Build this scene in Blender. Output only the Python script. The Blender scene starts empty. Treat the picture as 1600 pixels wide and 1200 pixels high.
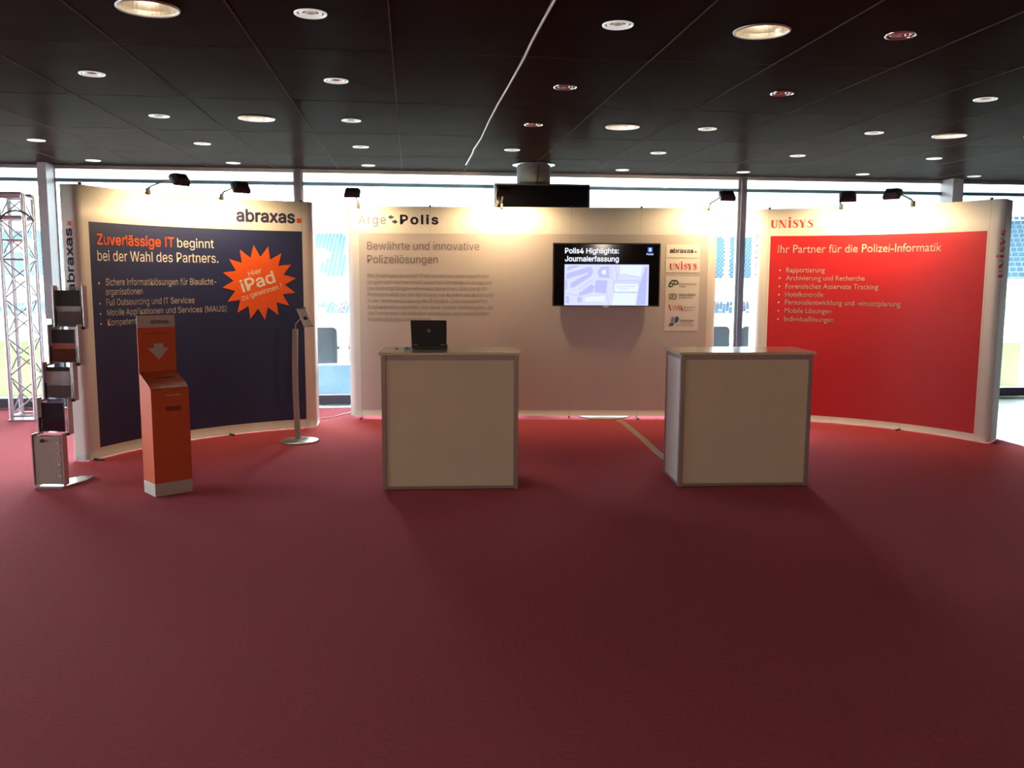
import bpy, math, os, random
from mathutils import Matrix, Vector

random.seed(7)
scene = bpy.context.scene
col = scene.collection

# ------------------------------------------------------------------ camera
PITCH, ROLL, FPX = 0.121864, 0.00413, 1378.5
cam_data = bpy.data.cameras.new('camera')
cam = bpy.data.objects.new('camera', cam_data)
col.objects.link(cam)
cam_data.sensor_width = 36.0
cam_data.sensor_fit = 'HORIZONTAL'
cam_data.lens = FPX / 1600 * 36.0
cam_data.clip_end = 2000
cam.matrix_world = Matrix.Translation((0, 0, 1.55)) @ Matrix.Rotation(math.pi / 2 - PITCH, 4, 'X') @ Matrix.Rotation(ROLL, 4, 'Z')
scene.camera = cam

# ------------------------------------------------------------------ sky, exposure
SKY = 15.0
world = bpy.data.worlds.new('sky')
scene.world = world
world.use_nodes = True
wn = world.node_tree
wn.nodes.clear()
w_out = wn.nodes.new('ShaderNodeOutputWorld')
w_bg = wn.nodes.new('ShaderNodeBackground')
w_tc = wn.nodes.new('ShaderNodeTexCoord')
w_map = wn.nodes.new('ShaderNodeMapping')
w_noise = wn.nodes.new('ShaderNodeTexNoise')
w_ramp = wn.nodes.new('ShaderNodeValToRGB')
w_map.inputs['Scale'].default_value = (1, 1, 3)
w_noise.inputs['Scale'].default_value = 1.6
w_noise.inputs['Detail'].default_value = 3
w_ramp.color_ramp.elements[0].color = (0.80, 0.91, 1.0, 1)
w_ramp.color_ramp.elements[1].color = (0.93, 0.97, 1.0, 1)
w_ramp.color_ramp.elements[0].position = 0.35
w_ramp.color_ramp.elements[1].position = 0.62
wn.links.new(w_tc.outputs['Generated'], w_map.inputs['Vector'])
wn.links.new(w_map.outputs['Vector'], w_noise.inputs['Vector'])
wn.links.new(w_noise.outputs['Fac'], w_ramp.inputs['Fac'])
wn.links.new(w_ramp.outputs['Color'], w_bg.inputs['Color'])
wn.links.new(w_bg.outputs['Background'], w_out.inputs['Surface'])
w_bg.inputs['Strength'].default_value = SKY

scene.view_settings.view_transform = 'Standard'
scene.view_settings.look = 'None'
scene.view_settings.exposure = 0.35
scene.view_settings.gamma = 1.0
scene.view_settings.use_curve_mapping = False
try:
    scene.cycles.use_denoising = True
    scene.cycles.max_bounces = 10
    scene.cycles.diffuse_bounces = 5
    scene.cycles.transparent_max_bounces = 16
    scene.cycles.sample_clamp_indirect = 25.0
    scene.cycles.caustics_reflective = False
    scene.cycles.caustics_refractive = False
except Exception:
    pass

# ------------------------------------------------------------------ helpers
YAW = 0.113875                      # the hall's grid against the camera
CA, SA = math.cos(YAW), math.sin(YAW)
CEIL, WIN = 2.78, 10.78             # ceiling height, window wall distance


def hall(u, v, z=0.0):
    return (u * CA - v * SA, u * SA + v * CA, z)


def srgb(r, g, b):
    def f(c):
        c /= 255.0
        return c / 12.92 if c <= 0.04045 else ((c + 0.055) / 1.055) ** 2.4
    return (f(r), f(g), f(b), 1.0)


def mat(name, rgb, rough=0.6, metal=0.0, var=0.06, scale=30.0, bump=0.0, bscale=None, spec=0.5, coat=0.0):
    m = bpy.data.materials.new(name)
    m.use_nodes = True
    nt = m.node_tree
    b = nt.nodes['Principled BSDF']
    c = rgb if len(rgb) == 4 else tuple(rgb) + (1.0,)
    tc = nt.nodes.new('ShaderNodeTexCoord')
    n = nt.nodes.new('ShaderNodeTexNoise')
    n.inputs['Scale'].default_value = scale
    n.inputs['Detail'].default_value = 4
    nt.links.new(tc.outputs['Object'], n.inputs['Vector'])
    r = nt.nodes.new('ShaderNodeValToRGB')
    r.color_ramp.elements[0].position = 0.3
    r.color_ramp.elements[1].position = 0.7
    r.color_ramp.elements[0].color = tuple(x * (1 - var) for x in c[:3]) + (1,)
    r.color_ramp.elements[1].color = tuple(min(1, x * (1 + var)) for x in c[:3]) + (1,)
    nt.links.new(n.outputs['Fac'], r.inputs['Fac'])
    nt.links.new(r.outputs['Color'], b.inputs['Base Color'])
    b.inputs['Roughness'].default_value = rough
    b.inputs['Metallic'].default_value = metal
    b.inputs['Specular IOR Level'].default_value = spec
    b.inputs['Coat Weight'].default_value = coat
    if bump:
        n2 = nt.nodes.new('ShaderNodeTexNoise')
        n2.inputs['Scale'].default_value = bscale or scale * 8
        n2.inputs['Detail'].default_value = 2
        nt.links.new(tc.outputs['Object'], n2.inputs['Vector'])
        bp = nt.nodes.new('ShaderNodeBump')
        bp.inputs['Strength'].default_value = bump
        bp.inputs['Distance'].default_value = 0.004
        nt.links.new(n2.outputs['Fac'], bp.inputs['Height'])
        nt.links.new(bp.outputs['Normal'], b.inputs['Normal'])
    return m


def mat_glow(name, rgb, strength):
    m = bpy.data.materials.new(name)
    m.use_nodes = True
    nt = m.node_tree
    nt.nodes.clear()
    o = nt.nodes.new('ShaderNodeOutputMaterial')
    e = nt.nodes.new('ShaderNodeEmission')
    e.inputs['Color'].default_value = rgb
    e.inputs['Strength'].default_value = strength
    nt.links.new(e.outputs[0], o.inputs['Surface'])
    return m


def mat_glass(name, tint=(0.93, 0.97, 0.96, 1), ior=1.45, rough=0.0):
    m = bpy.data.materials.new(name)
    m.use_nodes = True
    nt = m.node_tree
    nt.nodes.clear()
    o = nt.nodes.new('ShaderNodeOutputMaterial')
    t = nt.nodes.new('ShaderNodeBsdfTransparent')
    g = nt.nodes.new('ShaderNodeBsdfGlossy')
    f = nt.nodes.new('ShaderNodeFresnel')
    mx = nt.nodes.new('ShaderNodeMixShader')
    t.inputs['Color'].default_value = tint
    g.inputs['Roughness'].default_value = rough
    f.inputs['IOR'].default_value = ior
    nt.links.new(f.outputs[0], mx.inputs['Fac'])
    nt.links.new(t.outputs[0], mx.inputs[1])
    nt.links.new(g.outputs[0], mx.inputs[2])
    nt.links.new(mx.outputs[0], o.inputs['Surface'])
    return m


def tag(o, label=None, cat=None, group=None, kind=None):
    if label: o['label'] = label
    if cat: o['category'] = cat
    if group: o['group'] = group
    if kind: o['kind'] = kind
    return o


def empty(name, loc=(0, 0, 0), rz=0.0, label=None, cat=None, group=None):
    o = bpy.data.objects.new(name, None)
    o.empty_display_size = 0.1
    o.location = loc
    o.rotation_euler = (0, 0, rz)
    col.objects.link(o)
    return tag(o, label, cat, group)


class MB:
    """collects faces, then links them as ONE mesh object"""
    def __init__(s):
        s.v, s.f, s.m, s.sm = [], [], [], []

    def add(s, vs, fs, mi=0, smooth=False):
        k = len(s.v)
        s.v += [tuple(p) for p in vs]
        for f in fs:
            s.f.append(tuple(i + k for i in f)); s.m.append(mi); s.sm.append(smooth)
        return s

    def box(s, x0, x1, y0, y1, z0, z1, mi=0):
        vs = [(x, y, z) for z in (z0, z1) for y in (y0, y1) for x in (x0, x1)]
        return s.add(vs, [(0, 2, 3, 1), (4, 5, 7, 6), (0, 1, 5, 4), (2, 6, 7, 3), (0, 4, 6, 2), (1, 3, 7, 5)], mi)

    def prism(s, poly, z0, z1, axis='z', mi=0):
        """extrude a closed polygon along an axis (x: poly=(y,z); y: poly=(x,z); z: poly=(x,y))"""
        n = len(poly)
        def P(a, b, c): return {'z': (a, b, c), 'y': (a, c, b), 'x': (c, a, b)}[axis]
        vs = [P(a, b, z0) for a, b in poly] + [P(a, b, z1) for a, b in poly]
        fs = [tuple(range(n - 1, -1, -1)), tuple(range(n, 2 * n))]
        fs += [(i, (i + 1) % n, n + (i + 1) % n, n + i) for i in range(n)]
        return s.add(vs, fs, mi)

    def tube(s, pts, r, n=10, mi=0, caps=True):
        pts = [Vector(p) for p in pts]
        rs = r if isinstance(r, (list, tuple)) else [r] * len(pts)
        vs, fs = [], []
        ref = None
        for i, p in enumerate(pts):
            d = (pts[min(i + 1, len(pts) - 1)] - pts[max(i - 1, 0)]).normalized()
            if ref is None:
                ref = Vector((0, 0, 1)) if abs(d.z) < 0.9 else Vector((1, 0, 0))
            a = d.cross(ref).normalized(); b = a.cross(d).normalized()
            ref = b
            for k in range(n):
                t = 2 * math.pi * k / n
                vs.append(p + (a * math.cos(t) + b * math.sin(t)) * rs[i])
        for i in range(len(pts) - 1):
            for k in range(n):
                fs.append((i * n + k, i * n + (k + 1) % n, (i + 1) * n + (k + 1) % n, (i + 1) * n + k))
        s.add(vs, fs, mi, True)
        if caps:
            m = len(pts) - 1
            s.add(vs[:n], [tuple(range(n - 1, -1, -1))], mi)
            s.add(vs[m * n:], [tuple(range(n))], mi)
        return s

    def lathe(s, prof, c=(0, 0, 0), n=32, mi=0, smooth=True):
        vs, fs = [], []
        for r, z in prof:
            for k in range(n):
                t = 2 * math.pi * k / n
                vs.append((c[0] + r * math.cos(t), c[1] + r * math.sin(t), c[2] + z))
        for i in range(len(prof) - 1):
            for k in range(n):
                fs.append((i * n + k, i * n + (k + 1) % n, (i + 1) * n + (k + 1) % n, (i + 1) * n + k))
        return s.add(vs, fs, mi, smooth)

    def build(s, name, mats, parent=None, bevel=0.0, kind=None, rz=None, loc=None):
        me = bpy.data.meshes.new(name)
        me.from_pydata(s.v, [], s.f)
        for m in (mats if isinstance(mats, (list, tuple)) else [mats]):
            me.materials.append(m)
        me.polygons.foreach_set('material_index', s.m)
        me.polygons.foreach_set('use_smooth', s.sm)
        me.update()
        o = bpy.data.objects.new(name, me)
        col.objects.link(o)
        if parent: o.parent = parent
        if rz is not None: o.rotation_euler = (0, 0, rz)
        if loc is not None: o.location = loc
        if bevel:
            b = o.modifiers.new('bevel', 'BEVEL')
            b.width = bevel; b.segments = 2; b.limit_method = 'ANGLE'
        if kind: o['kind'] = kind
        return o


# ---- lettering: flat glyph meshes that are then laid onto a surface
SANS = None                        # Blender's own interface sans, if it is there
try:
    SANS = bpy.data.fonts.load(os.path.join(bpy.utils.resource_path('LOCAL'), 'datafiles', 'fonts', 'Inter.woff2'))
except Exception:
    SANS = None


def glyphs(txt, bold=0.0, spacing=1.0, shear=0.0, font='sans'):
    cu = bpy.data.curves.new('lettering', 'FONT')
    cu.body = txt
    if font == 'sans' and SANS:
        cu.font = SANS
        cu.body = txt.replace('I', '\u0399').replace('l', '\u04cf')    # plain straight forms of these two letters
    cu.space_character = spacing
    cu.shear = shear
    cu.resolution_u = 3
    ob = bpy.data.objects.new('lettering', cu)
    me = bpy.data.meshes.new_from_object(ob)
    vs = [(v.co.x, v.co.y) for v in me.vertices]
    fs = [tuple(p.vertices) for p in me.polygons]
    bpy.data.objects.remove(ob); bpy.data.meshes.remove(me); bpy.data.curves.remove(cu)
    if bold > 0:                   # heavier strokes: the same glyph set again round a small circle
        V, Fs = [], []
        for q in range(8):
            dx, dy = bold * math.cos(q * math.pi / 4), bold * math.sin(q * math.pi / 4)
            k = len(V)
            V += [(x + dx, y + dy) for x, y in vs]; Fs += [tuple(i + k for i in f) for f in fs]
        vs, fs = V, Fs
    return vs, fs


CAPS = {k: max(p[1] for p in glyphs('H', font=k)[0]) for k in ('sans', 'humanist')}


def text2d(txt, x0, x1, y, cap, bold=0.0, spacing=1.0, rot=0.0, font='sans'):
    """glyphs with the first at x0, the last ending at x1 (None: natural width), baseline y, capital height cap"""
    vs, fs = glyphs(txt, bold, spacing, 0.0, font)
    a = min(p[0] for p in vs); b = max(p[0] for p in vs)
    ky = cap / CAPS[font]
    kx = ky if x1 is None else (x1 - x0) / (b - a)
    out = [((px - a) * kx, py * ky) for px, py in vs]
    c, s = math.cos(rot), math.sin(rot)
    return [(x0 + px * c - py * s, y + px * s + py * c) for px, py in out], fs


def stroke2d(pts, ws):
    vs, fs = [], []
    for i, p in enumerate(pts):
        q0 = pts[max(0, i - 1)]; q1 = pts[min(len(pts) - 1, i + 1)]
        dx, dy = q1[0] - q0[0], q1[1] - q0[1]
        l = math.hypot(dx, dy) or 1
        w = ws[i] if isinstance(ws, (list, tuple)) else ws
        nx, ny = -dy / l * w / 2, dx / l * w / 2
        vs += [(p[0] + nx, p[1] + ny), (p[0] - nx, p[1] - ny)]
    for i in range(len(pts) - 1):
        fs.append((2 * i, 2 * i + 1, 2 * i + 3, 2 * i + 2))
    return vs, fs


def join2d(*parts):
    V, Fs = [], []
    for vs, fs in parts:
        k = len(V); V += vs; Fs += [tuple(i + k for i in f) for f in fs]
    return V, Fs


def rect2d(x0, x1, y0, y1):
    return [(x0, y0), (x1, y0), (x1, y1), (x0, y1)], [(0, 1, 2, 3)]


def disc2d(x, y, r, n=20, ry=None):
    return [(x + r * math.cos(2 * math.pi * k / n), y + (ry or r) * math.sin(2 * math.pi * k / n)) for k in range(n)], [tuple(range(n))]


def fit2d(shape, x0, x1, y, h):
    """scale a shape drawn with baseline 0 and height 1"""
    vs, fs = shape
    a = min(p[0] for p in vs); b = max(p[0] for p in vs)
    return [(x0 + (px - a) / (b - a) * (x1 - x0), y + py * h) for px, py in vs], fs


def lay(shape, f, name, m, parent, label=None):
    vs, fs = shape
    o = MB().add([f(x, y) for x, y in vs], fs).build(name, m, parent)
    if label: o['label'] = label
    return o


def finer(shape, levels=2):
    """split the faces so that lettering bends round a tight curve"""
    vs, fs = list(shape[0]), []
    for f in shape[1]:
        fs += [(f[0], f[i], f[i + 1]) for i in range(1, len(f) - 1)]
    for _ in range(levels):
        out = []
        for a, b, c in fs:
            k = len(vs)
            for p, q in ((a, b), (b, c), (c, a)):
                vs.append(((vs[p][0] + vs[q][0]) / 2, (vs[p][1] + vs[q][1]) / 2))
            out += [(a, k, k + 2), (k, b, k + 1), (k + 2, k + 1, c), (k, k + 1, k + 2)]
        fs = out
    return vs, fs


def didone_word():
    """thick-and-thin serif capitals U N i S Y S; the i is dotted"""
    P = []
    def R(x0, x1, y0, y1): P.append(rect2d(x0, x1, y0, y1))
    def Q(*p): P.append((list(p), [tuple(range(len(p)))]))
    # U
    R(0.06, 0.28, .26, 1); R(0, .36, .955, 1); R(.60, .66, .30, 1); R(.50, .76, .955, 1)
    arc = [(.17 + .23 * (1 - math.cos(t)), .27 - .25 * math.sin(t)) for t in [math.pi * i / 12 for i in range(13)]]
    P.append(stroke2d(arc, [.22, .21, .19, .16, .13, .10, .085, .075, .07, .065, .06, .06, .06]))
    # N
    R(.92, .98, 0, 1); R(.84, 1.08, 0, .045); Q((.86, 1), (1.14, 1), (1.62, 0), (1.48, 0)); R(1.56, 1.62, 0, 1); R(1.46, 1.72, .955, 1)
    # i
    R(1.92, 2.14, 0, 1); R(1.84, 2.22, 0, .045); R(1.84, 2.14, .955, 1); P.append(disc2d(2.03, 1.24, .13))
    # S, twice
    def S(x):
        pts = [(.52, .74), (.50, .86), (.40, .955), (.26, .965), (.14, .90), (.12, .76), (.20, .64), (.34, .54), (.47, .42), (.50, .26), (.42, .10), (.27, .035), (.12, .06), (.04, .16), (.02, .30)]
        P.append(stroke2d([(x + a, b) for a, b in pts], [.03, .06, .07, .08, .12, .17, .21, .23, .21, .17, .12, .08, .07, .06, .03]))
        Q((x + .52, .66), (x + .55, .66), (x + .55, 1), (x + .50, .9)); Q((x, 0), (x + .05, .1), (x + .04, .36), (x, .36))
    S(2.36)
    # Y
    Q((3.02, 1), (3.26, 1), (3.50, .46), (3.30, .46)); Q((3.62, 1), (3.69, 1), (3.48, .46), (3.42, .46)); R(3.29, 3.51, 0, .5)
    R(2.94, 3.34, .955, 1); R(3.54, 3.80, .955, 1); R(3.20, 3.60, 0, .045)
    S(3.92)
    return join2d(*P)


# ---- a pop-up exhibition wall: front face on an arc, ends curled round to the back
class Arc:
    def __init__(s, P0, P1, sag, capL, capR, rc=.1, reach=(.34, .34)):
        s.reach = reach
        dx, dy = P1[0] - P0[0], P1[1] - P0[1]
        ch = math.hypot(dx, dy)
        s.P0, s.t = P0, (dx / ch, dy / ch)
        s.n = (-s.t[1], s.t[0])
        s.sag, s.rc, s.cap = sag, rc if isinstance(rc, tuple) else (rc, rc), (math.radians(capL), math.radians(capR))
        if sag:
            s.R = (ch * ch / 4 + sag * sag) / (2 * sag)
            mx, my = (P0[0] + P1[0]) / 2, (P0[1] + P1[1]) / 2
            s.C = (mx - s.n[0] * (s.R - sag), my - s.n[1] * (s.R - sag))
            s.half = math.asin(ch / 2 / s.R)
            s.L = 2 * s.half * s.R
        else:
            s.L = ch

    def front(s, a):
        t, n = s.t, s.n
        if not s.sag:
            return (s.P0[0] + t[0] * a, s.P0[1] + t[1] * a), t
        th = -s.half + a / s.R
        c, q = math.cos(th), math.sin(th)
        return (s.C[0] + s.R * (n[0] * c + t[0] * q), s.C[1] + s.R * (n[1] * c + t[1] * q)), (t[0] * c - n[0] * q, t[1] * c - n[1] * q)

    def at(s, a):
        if 0 <= a <= s.L:
            return s.front(a)
        left = a < 0
        p, d = s.front(0 if left else s.L)
        b = -a if left else a - s.L
        out = (-d[0], -d[1]) if left else d
        back = (-d[1], d[0])
        turn, r = s.cap[0 if left else 1], s.rc[0 if left else 1]
        th = min(b / r, turn)
        q = (p[0] + out[0] * r * math.sin(th) + back[0] * r * (1 - math.cos(th)), p[1] + out[1] * r * math.sin(th) + back[1] * r * (1 - math.cos(th)))
        dd = (out[0] * math.cos(th) + back[0] * math.sin(th), out[1] * math.cos(th) + back[1] * math.sin(th))
        if b > turn * r:
            q = (q[0] + dd[0] * (b - turn * r), q[1] + dd[1] * (b - turn * r))
        return q, ((-dd[0], -dd[1]) if left else dd)

    def pt(s, a, z, off=0.0):
        q, d = s.at(a)
        return (q[0] + d[1] * off, q[1] - d[0] * off, z)


# ------------------------------------------------------------------ materials
M = {}
M['carpet'] = mat('red_carpet_pile', srgb(196, 86, 98), 0.95, var=.10, scale=55, bump=.5, bscale=420, spec=.15)
M['wood_floor'] = mat('pale_grey_boards', srgb(150, 158, 166), 0.25, var=.08, scale=6)
M['ceiling'] = mat('black_perforated_ceiling', srgb(54, 45, 43), 0.3, var=.12, scale=3, spec=.0001)
M['seam'] = mat('ceiling_seam', srgb(112, 104, 100), 0.6, spec=.0)
M['wall'] = mat('dim_plaster', srgb(112, 88, 78), 0.85, scale=3)
M['alu'] = mat('brushed_aluminium', srgb(170, 165, 168), 0.38, metal=.8)
M['alu_dark'] = mat('dark_window_metal', srgb(86, 82, 98), 0.45, metal=.4)
M['alu_blue'] = mat('grey_blue_window_metal', srgb(96, 122, 138), 0.45, metal=.3)
M['post'] = mat('pale_painted_post', srgb(150, 145, 152), 0.5)
M['glass'] = mat_glass('window_pane_glass')
M['white'] = mat('white_panel_laminate', srgb(226, 222, 218), 0.5, var=.015, scale=4)
M['grey_print'] = mat('pale_grey_print', srgb(196, 188, 188), 0.5, var=.015, scale=4)
M['navy'] = mat('navy_print', srgb(40, 50, 92), 0.5, var=.03, scale=4)
M['red_print'] = mat('red_print', srgb(198, 30, 38), 0.5, var=.03, scale=4)
M['seam_line'] = mat('panel_joint', srgb(186, 178, 170), 0.6)
M['orange'] = mat('orange_print', srgb(240, 98, 34), 0.5, var=.02)
M['cream'] = mat('white_lettering', srgb(238, 232, 224), 0.6, var=.02)
M['navy_ink'] = mat('navy_lettering', srgb(52, 54, 92), 0.6, var=.02)
M['grey_ink'] = mat('grey_lettering', srgb(120, 112, 116), 0.6, var=.02)
M['pale_ink'] = mat('light_grey_lettering', srgb(150, 142, 142), 0.6, var=.02)
M['red_ink'] = mat('red_lettering', srgb(205, 60, 48), 0.6, var=.02)
M['black_ink'] = mat('black_lettering', srgb(40, 60, 44), 0.6, var=.02)
M['blue_ink'] = mat('blue_lettering', srgb(52, 108, 168), 0.6, var=.02)
M['black'] = mat('black_plastic', srgb(28, 28, 31), 0.45)
M['black_metal'] = mat('black_lamp_metal', srgb(40, 36, 38), 0.5, metal=.2)
M['chrome'] = mat('chrome', srgb(215, 212, 210), 0.16, metal=1.0, var=.02)
M['reflector'] = mat('satin_reflector', srgb(240, 234, 218), 0.3, metal=1.0, var=.05, scale=40)
M['white_metal'] = mat('white_bezel', srgb(222, 222, 218), 0.35, metal=.2)
M['counter_front'] = mat('beige_counter_board', srgb(216, 194, 166), 0.55, var=.02, scale=5)
M['counter_side'] = mat('white_counter_board', srgb(214, 206, 206), 0.55, var=.02, scale=5)
M['counter_top'] = mat('glossy_counter_top', srgb(216, 200, 166), 0.16, var=.02, scale=5)
M['counter_frame'] = mat('taupe_aluminium', srgb(150, 132, 126), 0.45, metal=.45)
M['box_orange'] = mat('orange_cardboard', srgb(206, 90, 48), 0.38, var=.03, scale=8)
M['box_grey'] = mat('grey_white_cardboard', srgb(190, 178, 172), 0.6, var=.03, scale=8)
M['box_dark'] = mat('dark_orange_patch', srgb(140, 46, 30), 0.6)
M['acrylic'] = mat_glass('clear_acrylic', (0.86, 0.88, 0.9, 1), 1.45, .05)
M['rack_grey'] = mat('grey_beige_sheet_metal', srgb(172, 158, 150), 0.5, metal=.2)
M['rack_light'] = mat('light_alloy', srgb(205, 205, 208), 0.28, metal=.6)
M['leaf_dark'] = mat('dark_leaflet', srgb(34, 34, 40), 0.35, var=.4, scale=12)
M['leaf_grey'] = mat('grey_leaflet', srgb(168, 162, 166), 0.4, var=.2, scale=14)
M['leaf_red'] = mat('rust_leaflet', srgb(172, 96, 84), 0.4, var=.2, scale=14)
M['leaf_navy'] = mat('navy_leaflet', srgb(24, 30, 46), 0.3, var=.3, scale=9)
M['concrete'] = mat('grey_concrete', srgb(126, 130, 136), 0.75, var=.08, scale=5)
M['display_grey'] = mat('dark_grey_casing', srgb(58, 58, 64), 0.5)
M['cable_white'] = mat('white_cable', srgb(244, 243, 240), 0.5)
M['cable_beige'] = mat('beige_cable_cover', srgb(178, 160, 132), 0.6)
M['truss'] = mat('silver_truss_tube', srgb(200, 200, 208), 0.3, metal=.85)
M['laptop'] = mat('dark_laptop_shell', srgb(46, 44, 44), 0.42, metal=.2)
M['lime'] = mat('lime_painted_wall', srgb(206, 216, 150), 0.7)
M['out_white'] = mat('white_concrete', srgb(225, 226, 226), 0.8, var=.04, scale=.6)
M['out_floor'] = mat('balcony_paving', srgb(186, 196, 204), 0.8, var=.05, scale=2)
M['out_pale'] = mat('pale_blue_kerb', srgb(150, 180, 200), 0.7)
M['terrace'] = mat('terrace_concrete', srgb(150, 172, 184), 0.9)
M['seat_blue'] = mat('blue_stadium_seat', srgb(40, 74, 98), 0.5)
M['seat_cream'] = mat('cream_stadium_seat', srgb(226, 210, 160), 0.5)
M['seat_mixed'] = mat('mixed_stadium_seat', srgb(96, 74, 88), 0.6, var=.7, scale=.5)
M['pitch'] = mat('pale_pitch', srgb(205, 212, 204), 0.9, var=.05, scale=.2)
M['roof_white'] = mat('white_roof_sheet', srgb(240, 240, 238), 0.7)
_nt = M['roof_white'].node_tree                      # light comes through the sheet
_tr = _nt.nodes.new('ShaderNodeBsdfTranslucent')
_tr.inputs['Color'].default_value = (.9, .93, .95, 1)
_mx = _nt.nodes.new('ShaderNodeMixShader')
_mx.inputs['Fac'].default_value = .55
_nt.links.new(_nt.nodes['Principled BSDF'].outputs[0], _mx.inputs[1])
_nt.links.new(_tr.outputs[0], _mx.inputs[2])
_nt.links.new(_mx.outputs[0], _nt.nodes['Material Output'].inputs['Surface'])
M['roof_beam'] = mat('pale_blue_beam', srgb(150, 168, 176), 0.6)
M['vip_seat'] = mat('anthracite_seat_shell', srgb(20, 24, 30), 0.4)
M['halogen'] = mat_glow('halogen_lamp_glow', (1.0, 0.74, 0.40, 1), 14.0)
M['screen_black'] = mat('screen_black', srgb(9, 9, 14), 0.08, spec=.15)
M['scr_white'] = mat_glow('screen_white', srgb(226, 232, 255), 1.0)
M['scr_map'] = mat_glow('screen_map_ground', srgb(203, 207, 250), 1.0)
M['scr_block'] = mat_glow('screen_map_block', srgb(176, 180, 232), 1.0)
M['scr_light'] = mat_glow('screen_map_field', srgb(214, 226, 255), 1.0)
M['scr_line'] = mat_glow('screen_map_line', srgb(140, 160, 210), 1.0)
M['scr_blue'] = mat_glow('screen_blue', srgb(60, 110, 230), 1.0)

# ------------------------------------------------------------------ the hall: floor, ceiling, walls
U0, U1, V0 = -11.5, 13.0, -12.0
CARPET_END = 5.645
MB().box(U0, U1, V0, WIN + .15, -.12, -.008).build('floor', M['wood_floor'], kind='structure', rz=YAW)
tag(MB().box(U0 + .05, CARPET_END, V0 + .05, WIN - .06, -.0075, 0).build('carpet', M['carpet'], rz=YAW),
    'large red fitted carpet covering the hall floor', 'carpet')

# downlight positions (u, v, large?) on the ceiling's panel grid
ROWS = [4.44, 5.90, 7.36, 8.82, 10.27]
LIGHTS = []
for v, us in zip(ROWS, ([-.46, 1.025, 2.50], [-1.945, -.46, 1.017, 2.50, 3.97], [-1.94, -.46, 1.01, 2.48, 3.955, 5.43],
                        [-3.43, -1.943, -.466, 1.0, 2.473, 3.93, 5.41], [-3.42, -1.94, -.463, 2.455, 3.915, 5.40, 6.83])):
    LIGHTS += [(u, v, False) for u in us]
LIGHTS += [(-1.203, 4.45, True), (1.77, 4.46, True), (-1.20, 7.37, True), (1.755, 7.36, True), (4.68, 7.42, True)]
PU, PV = 0.7335, 1.445
GU0, GV0 = -1.557, 5.13


def ceiling_mesh():
    mb = MB()
    nu0, nu1 = int((U0 - GU0) / PU) - 1, int((U1 - GU0) / PU) + 1
    nv0, nv1 = int((V0 - GV0) / PV) - 1, int((WIN - GV0) / PV) + 1
    for i in range(nu0, nu1 + 1):
        for j in range(nv0, nv1 + 1):
            a, b = max(U0, GU0 + i * PU), min(U1, GU0 + (i + 1) * PU)
            c, d = max(V0, GV0 + j * PV), min(WIN + .1, GV0 + (j + 1) * PV)
            if b - a < .01 or d - c < .01: continue
            hs = [L for L in LIGHTS if a < L[0] < b and c < L[1] < d]
            if not hs:
                mb.add([(a, c, CEIL), (b, c, CEIL), (b, d, CEIL), (a, d, CEIL)], [(0, 3, 2, 1)])
                continue
            u, v, big = hs[0]
            r = .128 if big else .068
            angs = sorted(set([2 * math.pi * k / 40 for k in range(40)] + [math.atan2(y - v, x - u) % (2 * math.pi) for x in (a, b) for y in (c, d)]))
            inn, out = [], []
            for t in angs:
                ct, st = math.cos(t), math.sin(t)
                k = min([((b if ct > 0 else a) - u) / ct if abs(ct) > 1e-9 else 1e9, ((d if st > 0 else c) - v) / st if abs(st) > 1e-9 else 1e9])
                inn.append((u + r * ct, v + r * st, CEIL)); out.append((u + k * ct, v + k * st, CEIL))
            n = len(angs)
            mb.add(inn + out, [(q, (q + 1) % n, n + (q + 1) % n, n + q) for q in range(n)])
    for i in range(nu0, nu1 + 1):                       # joints between the panels
        u = GU0 + i * PU
        if U0 < u < U1: mb.box(u - .004, u + .004, V0, WIN, CEIL - .003, CEIL + .004, 1)
    for j in range(nv0, nv1 + 1):
        v = GV0 + j * PV
        if V0 < v < WIN: mb.box(U0, U1, v - .0015, v + .0015, CEIL - .001, CEIL + .004, 1)
    mb.box(U0, U1, V0, WIN + .1, 3.15, 3.25)             # roof slab over the panels
    return mb


ceiling_mesh().build('ceiling', [M['ceiling'], M['seam']], kind='structure', rz=YAW)
MB().box(U0 - .15, U0, V0, 2.89, -.12, 3.25).box(U0 - .15, U0, 2.89, WIN + .15, 2.70, 3.25).build('wall_left', M['wall'], kind='structure', rz=YAW)
for i in range(3):                                     # unseen side windows, added to bring daylight in from the left
    a, b = 2.89 + i * 2.63, 2.89 + (i + 1) * 2.63
    f = MB().box(U0 - .1, U0, a, b, 0, .11).box(U0 - .1, U0, a, b, 2.62, 2.70)
    f.box(U0 - .1, U0, a, a + .06, .11, 2.62).box(U0 - .1, U0, b - .06, b, .11, 2.62)
    w = f.build('window_%d' % (i + 21), M['alu_dark'], kind='structure', rz=YAW)
    MB().box(U0 - .055, U0 - .045, a + .06, b - .06, .11, 2.62).build('glass_pane', M['glass'], w)
MB().box(U1, U1 + .15, V0, WIN + .15, -.12, 3.25).build('wall_right', M['wall'], kind='structure', rz=YAW)
MB().box(U0 - .15, U1 + .15, V0 - .15, V0, -.12, 3.25).build('wall_back', M['wall'], kind='structure', rz=YAW)
MB().box(U0, U1, WIN - .02, WIN + .1, CEIL + .001, 3.149).build('wall_front', M['wall'], kind='structure', rz=YAW)

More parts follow.
